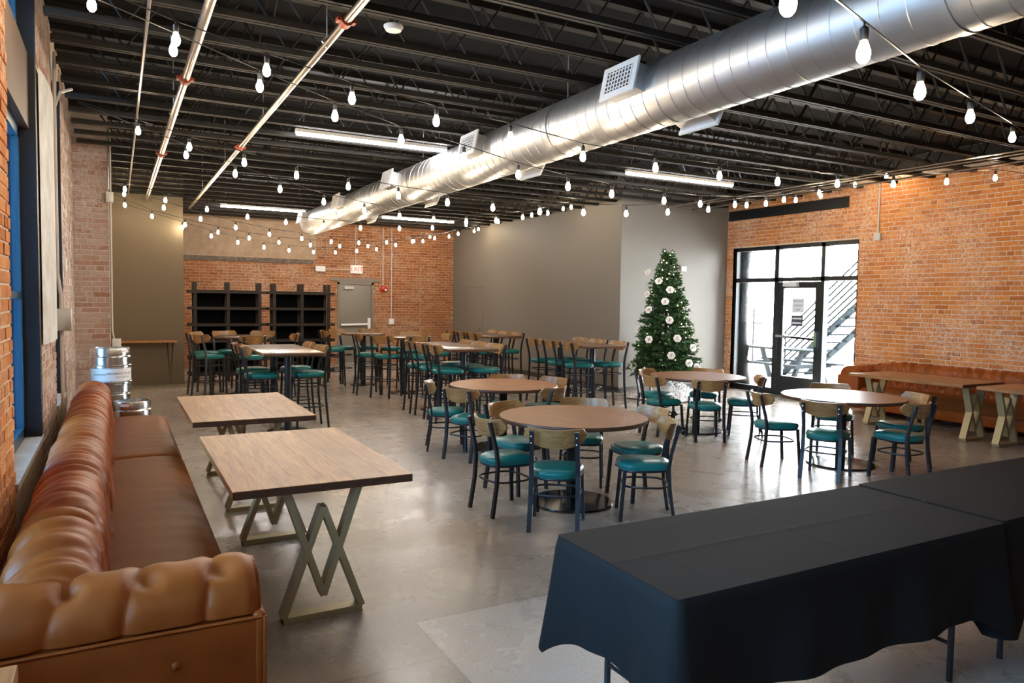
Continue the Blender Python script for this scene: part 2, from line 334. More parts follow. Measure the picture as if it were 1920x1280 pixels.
for i, (a, b) in enumerate(wins):
    wn = struct(MB().box((XL-.452,a-.001,SILL-.03),(XL+.02,b+.001,SILL+.012)).build(f'window_{i+1}', 'plaster'), ['tall left window nearest the viewer','blue framed window beside the tufted sofa','narrow dark window beyond the plastered pier'][i])
    xw = XL-.12
    fr = MB().box((xw-.03,a,SILL),(xw+.03,a+.06,WT)).box((xw-.03,b-.16,SILL),(xw+.03,b-.10,WT)).box((xw-.03,a,SILL),(xw+.03,b-.1,SILL+.09))
    fr.box((xw-.03,a,2.86),(xw+.03,b-.1,2.93)).box((xw-.03,a,WT-.06),(xw+.03,b-.1,WT)).box((xw-.02,a,1.72),(xw+.02,b-.1,1.77))
    if b-a > 1.3: fr.box((xw-.02,(a+b)/2-.03,SILL),(xw+.02,(a+b)/2+.03,WT))
    fr.build('frame', 'frame_blue', wn)
    MB().box((xw-.006,a,SILL),(xw+.006,b-.1,WT)).build('pane', 'glass_blue', wn)
    MB().box((XL-.115,b-.1,SILL),(XL+.012,b,WT)).build('jamb', 'post_navy', wn, label='dark navy steel jamb')
    MB().box((XL-.14,a,2.93),(XL-.03,b-.1,3.46)).build('header', 'header_brown', wn, label='brown steel header across the window')
# storefront
sf = struct(MB().box((WR+.05,SF0,SFH-.075),(WR+.18,SF1,SFH)).box((WR+.05,SF0,0),(WR+.18,SF0+.055,SFH)).box((WR+.05,SF1-.055,0),(WR+.18,SF1,SFH)).box((WR+.05,SF0,0),(WR+.18,SF1,.03)).build('window_4', 'frame_black'), 'black framed glass storefront with sidelights and transoms')
for n_, a, b in (('mullion',(WR+.05,9.08,0),(WR+.18,9.16,SFH)),('mullion',(WR+.05,10.14,0),(WR+.18,10.24,SFH)),('transom_bar',(WR+.05,SF0,2.22),(WR+.18,SF1,2.30)),('bottom_rail',(WR+.06,SF0,.03),(WR+.17,9.08,.11)),('bottom_rail',(WR+.06,10.24,.03),(WR+.17,SF1,.11)),('jamb_liner',(WR+.0,SF1,0),(WR+.2,SF1+.012,SFH)),('jamb_liner',(WR-.004,SF0-.012,0),(WR+.2,SF0,SFH))):
    MB().box(a,b).build(n_, 'frame_black', sf)
for a, b, c, d in ((SF0+.05,9.09,.1,2.23),(10.23,SF1-.05,.1,2.23),(SF0+.05,9.09,2.29,2.86),(9.15,10.15,2.29,2.86),(10.23,SF1-.05,2.29,2.86)):
    MB().box((WR+.11,a,c),(WR+.12,b,d)).build('pane', 'glass_clear', sf)
dr = struct(MB().box((WR+.07,9.17,.01),(WR+.125,9.28,2.21)).box((WR+.07,10.02,.01),(WR+.125,10.13,2.21)).box((WR+.07,9.28,.01),(WR+.125,10.02,.38)).box((WR+.07,9.28,2.09),(WR+.125,10.02,2.21)).build('door_1', 'frame_black'), 'black framed glass entrance door')
MB().box((WR+.095,9.28,.38),(WR+.102,10.02,2.09)).build('pane', 'glass_clear', dr)
pb = MB().bar((WR+.015,9.24,1.13),(WR+.015,10.10,1.16),.03,.045).build('push_bar', 'steel_black', dr)
MB().box((WR-.005,9.17,.99),(WR+.07,9.23,1.27)).build('end_bracket', 'chrome', pb); MB().bar((WR+.012,9.76,1.147),(WR+.012,10.12,1.16),.042,.05).build('bar_sleeve', 'chrome', pb)
MB().box((WR-.01,9.66,2.12),(WR+.07,9.98,2.20)).build('door_closer', 'white_plastic', dr)
MB().bar((WR+.0,9.55,2.225),(WR+.0,9.97,2.225),.02,.02).build('closer_arm', 'chrome', dr)
def sheet(y0,y1,z0,z1,m_,lines,lm):
    p = MB().box((WR+.088,y0,z0),(WR+.092,y1,z1)).build('paper_notice', m_, dr)
    n_ = len(lines)
    for i, (s, e) in enumerate(lines):
        z = z1-(z1-z0)*(i+.7)/(n_+.4); h = (z1-z0)/(n_+1)*.42
        MB().box((WR+.085,y0+(y1-y0)*(1-e),z-h/2),(WR+.0885,y0+(y1-y0)*(1-s),z+h/2)).build('print_line', lm, p)
sheet(9.54,9.82,1.62,1.90,'paper',[(.08,.92),(.15,.88),(.35,.65)],'paper_grey')
sheet(9.56,9.83,1.36,1.57,'paper_dark',[(.1,.9),(.1,.9)],'paper')
MB().box((WR-.02,YG-2.9,3.50),(WR+.004,YG-.03,3.70)).build('steel_lintel', 'frame_black', wr, label='black steel beam above the storefront')
MB().box((WR-.06,2.0,3.93),(WR+.01,YG,4.2)).build('ledger_beam', 'joist_black', wr)
# back door
bd = struct(MB().box((DX0-.06,YB-.035,0),(DX0,YB+.02,DH+.06)).box((DX1,YB-.035,0),(DX1+.06,YB+.02,DH+.06)).box((DX0-.06,YB-.035,DH),(DX1+.06,YB+.02,DH+.09)).build('door_2', 'door_grey'), 'grey steel exit door in the far brick wall')
rbox('leaf', (DX0+.005,YB-.012,.01), (DX1-.005,YB+.02,DH-.005), .004, 'door_grey', bd)
MB().box((DX0-.25,YB-.05,DH+.09),(DX1+.22,YB,DH+.17)).build('door_lintel', 'door_grey', bd)
pb = MB().tube([(DX0+.03,YB-.07,1.05),(DX1-.1,YB-.07,1.07)],.032,10).build('push_bar', 'white_plastic', bd); MB().box((DX1-.11,YB-.1,.95),(DX1-.04,YB-.01,1.24)).build('latch_housing', 'white_plastic', pb)
MB().box((DX0+.12,YB-.08,DH-.13),(DX0+.38,YB-.01,DH-.06)).build('door_closer', 'chrome', bd)
MB().box((DX0,YB-.06,0),(DX1,YB+.02,.02)).build('threshold', 'chrome', bd)
gd = struct(MB().box((XG-.014,17.5,0),(XG,17.52,2.16)).box((XG-.014,18.55,0),(XG,18.57,2.16)).box((XG-.014,17.5,2.14),(XG,18.57,2.16)).build('door_3', 'door_grey'), 'flush grey door in the long grey wall')
MB().box((XG-.009,17.53,.01),(XG+.004,18.54,2.13)).build('leaf', 'grey_paint', gd); MB().bar((XG-.05,17.62,1.02),(XG-.05,17.74,1.02),.02,.02).build('handle', 'chrome', gd)
# outside
struct(MB().box((12.0,-6,-.1),(60,60,-.005)).build('ground', 'outside_concrete'), 'pale concrete outside the glass entrance')
struct(MB().box((-60,-30,-.1),(-1.2,60,-.005)).build('ground_street', 'outside_concrete'), 'pale pavement outside the left windows')
# ------------------------------------------------------------------ ceiling: joists, duct, pipes, lights
x0, x1 = XL, WR-.1
top = MB().box((x0,-.045,DECK-.05),(x1,.045,DECK)).mesh('top_chord','joist_black')
bot = MB().box((x0+.08,-.04,JB),(x1-.35,-.008,JB+.045)).box((x0+.08,.008,JB),(x1-.35,.04,JB+.045)).box((x0+.08,-.04,JB+.04),(x1-.35,.04,JB+.048)).mesh('bottom_chord','joist_black')
n = 38; zz = [(x0+.3+(x1-x0-.7)*i/n, 0, (JB+.03) if i % 2 else (DECK-.04)) for i in range(n+1)]
web = MB().tube(zz, .0125, 5).mesh('web','joist_black')
k, y = 0, .1
ordn = ['first','second','third','fourth','fifth','sixth','seventh','eighth','ninth','tenth','eleventh','twelfth','thirteenth','fourteenth','fifteenth','sixteenth','seventeenth','eighteenth','nineteenth','twentieth','twenty-first','twenty-second','twenty-third','twenty-fourth','twenty-fifth','twenty-sixth','twenty-seventh','twenty-eighth','twenty-ninth','thirtieth','thirty-first','thirty-second','thirty-third','thirty-fourth']
js = []
while y < YB-.2: js.append(y); y += .61
for i, y in enumerate(js):
    j = thing('ceiling_joist', f'black open-web steel joist across the ceiling, {ordn[len(js)-1-i]} from the far brick wall', 'joist', (0,y,0), 0, 'open-web ceiling joists')
    for nm, me in (('top_chord',top),('bottom_chord',bot),('web',web)): link(nm, me, j)
for bi, bx in enumerate((1.0,5.6,8.2)):           # cross bridging between the joists
    b = thing('joist_bridging', ['row of crossed angle braces between joists near the left pipes','row of crossed angle braces between joists right of the duct','row of crossed angle braces between joists nearest the brick wall'][bi], 'bracing', (bx,0,0), 0, 'joist bridging rows')
    br = MB().bar((0,0,JB+.04),(0,.61,DECK-.05),.006,.03).mesh('brace','joist_black'); br2 = MB().bar((0,.61,JB+.04),(0,0,DECK-.05),.006,.03).mesh('brace','joist_black')
    for i, y in enumerate(js[8:-1]):
        link('brace', br, b, (0,y,0)); link('brace', br2, b, (.03,y,0))
# spiral duct
DXC, DZC, DR, DY0, DY1 = 3.892, 3.443, .262, -1.5, 16.7
du = thing('spiral_duct', 'large galvanised spiral air duct running the length of the hall', 'duct', (DXC,0,DZC))
prof = [(DR,DY0),(DR,DY1)]
def ring(r, y, n=48): return [(r*math.cos(2*PI*i/n), y, r*math.sin(2*PI*i/n)) for i in range(n)]
mb = MB(); ys = [DY0+ (DY1-DY0)*i/60 for i in range(61)]; V = [p for y in ys for p in ring(DR,y)]; N = 48
mb.add(V, [(i*N+k, i*N+(k+1)%N, (i+1)*N+(k+1)%N, (i+1)*N+k) for i in range(60) for k in range(N)]); mb.build('duct_body', 'galvanised', du, smooth=40)
pitch = .155; turns = (DY1-DY0)/pitch; ns = int(turns*28)
MB().tube([((DR+.001)*math.cos(2*PI*i/28), DY0+pitch*i/28, (DR+.001)*math.sin(2*PI*i/28)) for i in range(ns)], .0035, 4).build('spiral_seam', 'galvanised', du, smooth=50)
e = MB().lathe([(0,0),(DR,0)],32).build('end_cap', 'galvanised', du); e.rotation_euler.x = -PI/2; e.location.y = DY1
for yb in (2.3,6.1,9.9,13.7):
    MB().add([p for y in (yb-.03,yb+.03) for p in ring(DR+.006,y)], [(k,(k+1)%N,N+(k+1)%N,N+k) for k in range(N)]).build('joint_band', 'galvanised', du, smooth=40)
    MB().tube([(0,yb,DR),(0,yb,DECK-DZC)], .006, 6).build('hanger_rod', 'galvanised', du)
def register(y, side, ang):
    # box collar leaving the duct sideways with a white grille at its mouth
    p = link('register_box', MB().box((DR-.06,-.19,-.10),(DR+.10,.19,.10)).mesh('register_box','galvanised'), du)
    p.location = (0,y,0); p.rotation_euler = (0,ang,PI if side < 0 else 0)
    p.rotation_euler = (0,ang if side > 0 else ang,0)
    if side < 0: p.rotation_euler = (0,PI-ang,0)
    MB().box((DR+.10,-.225,-.135),(DR+.118,.225,.135)).build('grille_frame', 'grille_white', p)
    MB().box((DR+.112,-.165,-.085),(DR+.1195,.165,.085)).build('grille_opening', 'grille_dark', p)
    for i in range(9): MB().box((DR+.1185,-.16+.04*i-.006,-.085),(DR+.124,-.16+.04*i+.006,.085)).build('louvre', 'grille_white', p)
    for i in range(5): MB().box((DR+.1185,-.165,-.068+.034*i-.004),(DR+.123,.165,-.068+.034*i+.004)).build('louvre', 'grille_white', p)
for y in (4.78,7.62,10.45,13.3,16.2): register(y, -1, math.radians(-12))
for y in (4.57,7.3,10.3,13.2): register(y, 1, math.radians(25))
# sprinkler pipes
def pipe(X, Z, r, y0, y1, label, coup, hang):
    o = thing('sprinkler_pipe', label, 'pipe', (X,0,Z), 0, 'sprinkler pipes')
    MB().tube([(0,y0,0),(0,y1,0)], r, 12).build('pipe_run', 'pipe_steel', o, smooth=40)
    for y in coup: MB().tube([(0,y-.04,0),(0,y+.04,0)], r+.014, 12).box((-r-.035,y-.03,-.012),(r+.035,y+.03,.012)).build('coupling', 'coupling_red', o, smooth=40)
    for y in hang: MB().tube([(0,y,DECK-Z),(0,y,r+.03),(r+.008,y,.012),(0,y,-r-.008),(-r-.008,y,.012),(0,y,r+.03)], .005, 5).build('hanger', 'galvanised', o)
    return o
pipe(.545, 3.60, .033, -2, 15.95, 'thick steel sprinkler pipe nearest the left wall', (6.9,10.6), (4.6,8.3,12))
pipe(1.37, 3.595, .028, -2, 16.6, 'steel sprinkler pipe with red couplings left of the duct', (4.9,9.6), (5.4,8.0,11,14))
def run(name, label, pts, r, m_='conduit_white', cat='conduit', group=None):
    return tag(MB().tube(pts, r, 6).build(name, m_, None, smooth=50), label, cat, group)
run('ceiling_conduit', 'thin grey conduit running lengthwise just left of the sprinkler pipes', [(.21,-1,3.70),(.24,15.9,3.70)], .012, 'pipe_steel')
for i, (xx, zz_) in enumerate(((9.6,3.66),(9.95,3.69),(10.3,3.66))):
    run('ceiling_conduit', ['thin steel conduit under the joists, innermost of three near the right wall','thin steel conduit under the joists, middle of three near the right wall','thin steel conduit under the joists, outermost of three near the right wall'][i], [(xx,2,zz_),(xx,YG-.1,zz_)], .014, 'pipe_steel', group='ceiling conduits on the right')
run('wall_conduit', 'white conduit with junction box above the leather bench', [(WR-.02,8.03,3.85),(WR-.025,7.99,3.8),(WR-.025,7.99,3.0)], .013)
tag(rbox('junction_box', (WR-.06,7.93,2.88),(WR-.001,8.05,3.0), .004, 'conduit_white'), 'square junction box on the orange brick wall', 'electrical box')
run('wall_conduit', 'cream conduit climbing the edge of the whitewashed pilaster', [(-.04,11.56,4.1),(-.045,11.57,3.2),(-.045,11.57,1.25),(-.02,11.57,1.12)], .013)
tag(rbox('junction_box', (-.10,11.52,3.03),(-.01,11.6,3.17), .004, 'white_plastic'), 'small white box high on the whitewashed pilaster', 'electrical box')
tag(rbox('outlet_box', (-.05,11.53,1.0),(.06,11.6,1.15), .004, 'white_plastic'), 'white outlet box low on the pilaster edge', 'electrical box')
run('wall_conduit', 'tall metal conduit beside the plastered pier', [(XL+.04,7.93,3.95),(XL+.03,7.95,3.5),(XL+.03,7.95,1.95),(XL+.055,7.95,1.75),(XL+.055,7.95,.4)], .017)
run('wall_conduit', 'bent conduit stub branching off near the top of the plastered pier', [(XL+.03,7.95,3.45),(XL+.07,8.05,3.62),(XL+.16,8.2,3.7)], .013)
tag(rbox('junction_box', (XL+.01,7.86,1.42),(XL+.14,8.02,1.62), .004, 'galvanised'), 'grey metal box on the conduit by the left pier', 'electrical box')
tag(rbox('wall_switch', (XL+.004,9.35,2.0),(XL+.03,9.47,2.16), .004, 'white_plastic'), 'white switch plate on the peeling pier', 'switch')
run('hanging_conduit', 'vertical conduit dropping from the ceiling beside the pilaster', [(-.07,11.5,3.2),(-.07,11.5,4.05),(.12,11.4,4.05)], .012, 'pipe_steel')
tag(MB().lathe([(0,-.035),(.055,-.035),(.07,-.01),(.07,.0)],20,(1.78,5.13,3.715)).build('smoke_detector','white_plastic',smooth=40), 'round white smoke detector under a joist', 'smoke detector')
tag(rbox('thermostat', (10.12,YG-.03,2.42),(10.26,YG,2.52), .006, 'white_plastic'), 'small white sensor on the grey wall beside the tree', 'sensor')
# strip lights
for X0, X1, Y, lab in ((1.90,3.84,8.95,'long white strip light left of the duct in the middle of the hall'),(2.0,3.80,16.87,'far white strip light left of the duct end'),(5.6,7.46,16.87,'far white strip light right of the duct'),(6.78,8.95,8.95,'white strip light on the right before the grey wall')):
    o = thing('strip_light', lab, 'light', ((X0+X1)/2,Y,3.70), 0, 'fluorescent strip lights'); h = (X1-X0)/2
    MB().box((-h,-.035,.02),(h,.035,.06)).build('housing', 'white_plastic', o)
    MB().prism([(.032*math.cos(a)-0,.02+.035*math.sin(a)) for a in [PI+PI*i/8 for i in range(9)]], 'x', -h+.01, h-.01).build('diffuser', 'tube_white', o)
    for s in (-1,1):
        MB().tube([(s*(h-.08),0,.06),(s*(h-.14),0,DECK-3.70)], .004, 5).build('hanger', 'galvanised', o)
# string lights: bulb pixels on known plan lines
S = {1:([(172,8),(330,73),(500,131),(660,184),(818,226),(957,257),(1093,293),(1229,314),(1349,329),(1458,340),(1570,344),(1675,345),(1775,340),(1866,333)], (-.3,5.1),(11.35,5.7)),
2:([(325,93),(487,161),(628,217),(752,262),(870,295),(972,327),(1065,349),(1147,363),(1245,376),(1313,382),(1378,383),(1436,381),(1492,375),(1539,367)], (-.3,5.1),(11.35,8.7)),
3:([(259,245),(355,275),(458,304),(556,328),(653,349),(747,366),(839,379),(924,389),(1012,396),(1094,398),(1174,400),(1252,397),(1328,392),(1400,384),(1470,374),(1536,361),(1603,346),(1662,330)], (-.3,8.6),(11.35,7.6)),
4:([(349,290),(441,325),(525,354),(607,378),(683,394),(749,405),(813,411),(874,415),(930,413),(980,407),(1027,399),(1071,388)], (-.3,8.6),(8.6,12.3)),
5:([(234,354),(310,375),(388,392),(464,406),(536,416),(607,423),(676,427),(749,428),(811,427),(874,420),(934,415),(997,403),(1056,391)], (-.3,13.2),(8.6,12.6)),
6:([(233,363),(307,389),(376,410),(442,426),(505,439),(566,447),(621,453),(673,455),(725,454),(773,452),(815,446),(859,438),(897,429)], (-.3,13.2),(8.6,17.2)),
7:([(234,384),(285,405),(347,421),(409,435),(467,446),(523,454),(582,459),(637,461),(690,461),(742,459),(793,452),(842,443),(889,433)], (-.3,15.2),(8.6,17.2)),
8:([(342,426),(396,442),(446,454),(495,463),(542,469),(588,472),(629,473),(669,470),(706,467),(776,452),(806,444)], (-.3,15.2),(8.6,19)),
9:([(1478,2),(1619,97),(1725,170),(1819,218),(1898,257)], (-.3,.75),(11.35,5.3))}
SL = ['string of warm bulbs from the near left across to the orange brick wall','string of warm bulbs sagging from the left window to above the storefront','string of warm bulbs crossing mid hall under the strip lights to the brick wall','string of warm bulbs from mid left to the near end of the long grey wall','string of warm bulbs from the whitewashed pilaster straight across to the grey wall','string of warm bulbs from the pilaster slanting to the far end of the grey wall','string of warm bulbs in front of the olive grey wall end','farthest string of warm bulbs, in front of the far brick wall','nearest string of warm bulbs, passing under the duct at the upper right']
sock = MB().tube([(0,0,.112),(0,0,.085)], .004, 5).lathe([(.013,.04),(.017,.045),(.017,.085),(.006,.095)],10).mesh('socket','socket_black',40)
bulb = MB().lathe([(0,-.045),(.012,-.042),(.022,-.030),(.026,-.012),(.024,.006),(.016,.028),(.012,.042)],12).mesh('bulb','bulb_warm',60)
for k_, (px, p0, p1) in S.items():
    o = thing('string_light', SL[k_-1], 'string lights', (0,0,0), 0, 'string lights under the joists')
    pts = [on_plan(q, p0, p1) for q in px]
    d = (pts[1]-pts[0]); a0 = Vector((p0[0],p0[1],0)); a0.z = min(pts[0].z+abs((pts[0]-pts[1]).z)/max((pts[0]-pts[1]).xy.length,.1)*(pts[0].xy-a0.xy).length, 3.7) if k_ != 9 else 3.2
    a1 = Vector((p1[0],p1[1],0)); a1.z = min(pts[-1].z+abs((pts[-1]-pts[-2]).z)/max((pts[-1]-pts[-2]).xy.length,.1)*(pts[-1].xy-a1.xy).length, 3.85)
    if k_ == 9:
        for q in range(3): pts.insert(0, pts[0]*2-pts[1]+Vector((0,0,.05)))
    up = Vector((0,0,.11))
    wire = [a0+up] + [p+up for p in pts] + [a1+up*.2]
    MB().tube(wire, .0045, 5).build('wire', 'socket_black', o)
    for p in pts:
        s = link('socket', sock, o, p); link('bulb', bulb, s)
# ------------------------------------------------------------------ chairs and stools (local +x is the facing direction)
def seat_outline(n=36):
    pts = []
    for i in range(n):
        a = 2*PI*i/n; c, s = math.cos(a), math.sin(a)
        x = .215*abs(c)**.72*(1 if c > 0 else -1); wd = .195+.03*(x/.215); y = wd*abs(s)**.62*(1 if s > 0 else -1)
        pts.append((x, y))
    return pts
OUT = seat_outline()
def make_chair(name, seat_z, top_z, label):
    t = thing(name, label, 'chair' if seat_z < .6 else 'bar stool')
    n = len(OUT); mb = MB(); rings = [(1.0,seat_z-.055),(1.0,seat_z-.045),(1.025,seat_z-.03),(1.0,seat_z-.012),(.9,seat_z+.002),(.6,seat_z+.012),(.25,seat_z+.016)]
    V = [(x*k, y*k, z) for k, z in rings for x, y in OUT]+[(0,0,seat_z+.017)]
    F = [(i*n+j, i*n+(j+1)%n, (i+1)*n+(j+1)%n, (i+1)*n+j) for i in range(len(rings)-1) for j in range(n)]
    F += [((len(rings)-1)*n+j, (len(rings)-1)*n+(j+1)%n, len(V)-1) for j in range(n)]; F.append(tuple(range(n))[::-1])
    mb.add(V, F).build('seat', 'seat_teal', t, smooth=70)
    MB().tube([(x*.93, y*.93, seat_z-.066) for x, y in OUT], .011, 6, closed=True).build('seat_frame', 'steel_navy', t, smooth=60)
    for s in (-1,1):
        MB().bar((.165,s*.185,seat_z-.06),(.195,s*.20,0),.028,.024,(0,1,0)).build('leg', 'steel_navy', t)
        b = MB(); pth = [(-.235,s*.185,0),(-.195,s*.18,seat_z*.55),(-.185,s*.178,seat_z-.03),(-.20,s*.175,seat_z+.08),(-.262,s*.17,top_z-.015)]
        for p, q in zip(pth, pth[1:]): b.bar(p, q, .024, .034, (0,1,0))
        b.build('back_leg', 'steel_navy', t)
        for dz in (.055,.105): MB().lathe([(0,.0),(.006,.0),(.006,.003),(0,.004)],8).build('bolt', 'chrome', t, loc=(-.282+.0*dz, s*.171, top_z-dz)).rotation_euler = (0,-PI/2,0)
    # curved wooden back rail
    def rail(off):
        def fn(u, v):
            s = (u-.5)*.50; e = abs(s)/.25; hi = top_z-.006+.012*e**2-(.05*max(0,(e-.86)/.14)**2 if e > .86 else 0)
            lo = top_z-.155+.05*e**2+(.045*max(0,(e-.80)/.20)**2 if e > .8 else 0)
            if lo > hi-.012: lo = hi-.012
            z = lo+(hi-lo)*v; tilt = -(z-(top_z-.08))*.24
            return (-.245+1.75*s*s+tilt+off, s*.955, z)
        return fn
    nu, nv = 18, 4; b = MB().grid(rail(-.008), nu, nv).grid(rail(.008), nu, nv, True); M_ = (nu+1)*(nv+1)
    edge = [i*(nv+1) for i in range(nu+1)]+[nu*(nv+1)+j for j in range(1,nv+1)]+[i*(nv+1)+nv for i in range(nu-1,-1,-1)]+[j for j in range(nv-1,0,-1)]
    b.f += [(edge[i], edge[(i+1)%len(edge)], edge[(i+1)%len(edge)]+M_, edge[i]+M_) for i in range(len(edge))]
    b.build('backrest', 'back_wood', t, smooth=45)
    def hoop(z, kx=1.0):
        f = 1-(z/seat_z); ex = .02*f
        return MB().tube([((.16+ex)*abs(math.cos(a))**.6*(1 if math.cos(a) > 0 else -1)*1.08-.012, (.185+ex*.4)*abs(math.sin(a))**.6*(1 if math.sin(a) > 0 else -1), z) for a in [2*PI*i/28 for i in range(28)]], .009, 6, closed=True)
    if seat_z < .6: hoop(.275).build('stretcher', 'steel_navy', t, smooth=60)
    else:
        hoop(.30).build('foot_ring', 'steel_navy', t, smooth=60); hoop(.58).build('stretcher', 'steel_navy', t, smooth=60)
    return t
chair0 = make_chair('dining_chair', .47, .80, ''); stool0 = make_chair('bar_stool', .765, 1.12, '')
used = set()
def place(src, x, y, deg, label, group):
    o = src if src.name not in used and not used.add(src.name) else copy_tree(src)
    o.location = (x,y,0); o.rotation_euler.z = math.radians(deg); o['label'] = label; o['group'] = group; return o
def round_table(x, y, label, r=.645, h=.765):
    t = thing('round_table', label, 'table', (x,y,0), .3, 'round dining tables')
    MB().lathe([(0,h-.002),(r-.012,h-.002),(r-.004,h),(r-.004,h)],64).lathe([(0,h),(r-.02,h+.0005)],64).build('table_top', 'table_top', t, smooth=30)
    MB().lathe([(r-.03,h-.034),(r-.004,h-.034),(r,h-.026),(r,h-.006),(r-.004,h-.0005)],64).build('table_edge', 'edge_wood', t, smooth=50)
    MB().lathe([(.052,.03),(.052,h-.03)],24).build('column', 'steel_black', t, smooth=50)
    MB().lathe([(0,.0),(.355,.0),(.36,.008),(.355,.018),(.12,.03),(.06,.035)],48).build('base_plate', 'steel_black', t, smooth=50)
    return t
R1, R2, R3, R4 = (3.50,5.30), (4.06,7.66), (7.08,7.62), (7.08,5.32)
round_table(*R1, 'nearest round table with a brown striped top, at the front centre'); round_table(*R2, 'round table in the middle, just behind the nearest one')
round_table(*R3, 'round table in front of the decorated tree'); round_table(*R4, 'round table with a bright window reflection, near the leather bench')
g = 'chairs around the round tables'
for x, y, d, l in (
 (3.03,4.80,52,'teal seat chair at the nearest round table, its back squarely to the viewer'),(2.87,5.36,4,'teal seat chair on the left side of the nearest round table'),
 (3.81,4.71,148,'teal seat chair at the right front of the nearest round table, turned sideways'),(3.28,5.90,-70,'chair behind the nearest round table on its left'),
 (3.98,5.86,-128,'chair behind the nearest round table, glare on its wooden back'),(4.16,5.22,178,'chair at the far right of the nearest round table, seat in shade'),
 (3.44,7.92,-20,'chair at the far left of the middle round table'),(3.46,7.32,28,'chair at the left front of the middle round table, wood back toward the viewer'),
 (4.28,7.12,112,'chair tucked at the right front of the middle round table'),(4.40,8.22,-120,'chair on the far side of the middle round table'),(4.72,7.80,-165,'chair at the right side of the middle round table'),
 (6.47,7.62,0,'chair on the left of the table before the tree'),(6.86,8.22,-68,'chair behind the table before the tree, next to the tree skirt'),
 (6.72,7.06,62,'chair at the front of the table before the tree, back to the viewer'),(7.60,8.02,-145,'chair behind the table before the tree, nearest the entrance'),(7.50,7.16,138,'chair at the right front of the table before the tree'),
 (6.42,5.66,-22,'chair standing apart at the left of the reflective round table'),(6.40,4.98,25,'chair at the front of the reflective round table, wood back to the viewer'),
 (7.06,4.62,92,'chair at the right front of the reflective round table'),(7.62,5.86,-130,'chair on the far side of the reflective round table'),(7.66,5.00,155,'chair at the far right of the reflective round table, by the leather bench')):
    place(chair0, x, y, d, l, g)
# bar-height tables
def bar_table(x, y, label, sx=.76, sy=1.85):
    t = thing('bar_table', label, 'bar table', (x,y,0), 0, 'bar-height tables')
    rbox('table_top', (-sx/2,-sy/2,1.022),(sx/2,sy/2,1.062),.006,'bar_top',t)
    for s in (-.5,.5):
        c = MB().lathe([(.046,.025),(.046,1.022)],20,(0,s,0)).build('column','steel_navy',t,smooth=50)
        MB().lathe([(0,0),(.26,0),(.265,.008),(.25,.016),(.06,.03)],36,(0,s,0)).build('base_plate','steel_black',t,smooth=50)
    return t
def bar_round(x, y, label, r=.46):
    t = thing('bar_table', label, 'bar table', (x,y,0), 0, 'bar-height tables')
    MB().lathe([(0,1.025),(r-.005,1.025),(r,1.03),(r,1.058),(r-.005,1.062),(0,1.062)],48).build('table_top','bar_top',t,smooth=40)
    MB().lathe([(.046,.025),(.046,1.025)],20).build('column','steel_navy',t,smooth=50); MB().lathe([(0,0),(.27,0),(.275,.008),(.26,.016),(.06,.03)],36).build('base_plate','steel_black',t,smooth=50)
bar_table(1.98,10.30,'dark bar table behind the oak tables on the left'); bar_table(4.52,10.32,'bar table in the centre with three stools on each side')
bar_table(6.93,10.45,'bar table beside the decorated tree'); bar_table(6.80,13.72,'bar table along the far part of the long grey wall')
bar_round(2.02,13.85,'dark round bar table in front of the shelving', .5); bar_round(4.75,13.05,'round bar table in the middle distance', .45); bar_round(4.45,14.55,'farthest round bar table, near the grey exit door', .45)
g = 'bar stools'
N3 = ('near','middle','far')
for tx, tn, ys, sides in ((1.98,'the dark bar table on the left',(9.98,10.72),((-1,'left'),(1,'right'))),(4.52,'the central bar table',(9.70,10.22,10.74),((-1,'left'),(1,'right'))),
                          (6.93,'the bar table beside the tree',(9.90,10.46,11.02),((-1,'left'),(1,'right'))),(6.80,'the far bar table along the grey wall',(13.2,13.72,14.26),((-1,'left'),(1,'right')))):
    for s, sn in sides:
        for i, y in enumerate(ys):
            nm = N3[i] if len(ys) == 3 else ('nearer','farther')[i]
            place(stool0, tx+s*.30, y+.008*((i*7+s)%3-1), (0 if s < 0 else 180)+random.uniform(-5,5), f'{nm} bar stool on the {sn} of {tn}', g)
def around(cx, cy, r, lst, tn):
    for a, w_ in lst:
        place(stool0, cx+r*math.cos(math.radians(a)), cy+r*math.sin(math.radians(a)), a+180+random.uniform(-6,6), f'bar stool {w_} of {tn}', g)
around(2.02,13.85,.72,[(148,'at the far left'),(212,'at the near left'),(104,'behind the left'),(58,'behind the right'),(272,'in front'),(335,'at the right')],'the dark round bar table')
around(4.77,13.08,.68,[(178,'at the left'),(224,'at the front left'),(269,'at the front'),(352,'at the right'),(60,'behind')],'the middle round bar table')
around(4.47,14.6,.62,[(178,'at the left'),(118,'behind the left'),(64,'behind the right'),(2,'at the right')],'the farthest round bar table')
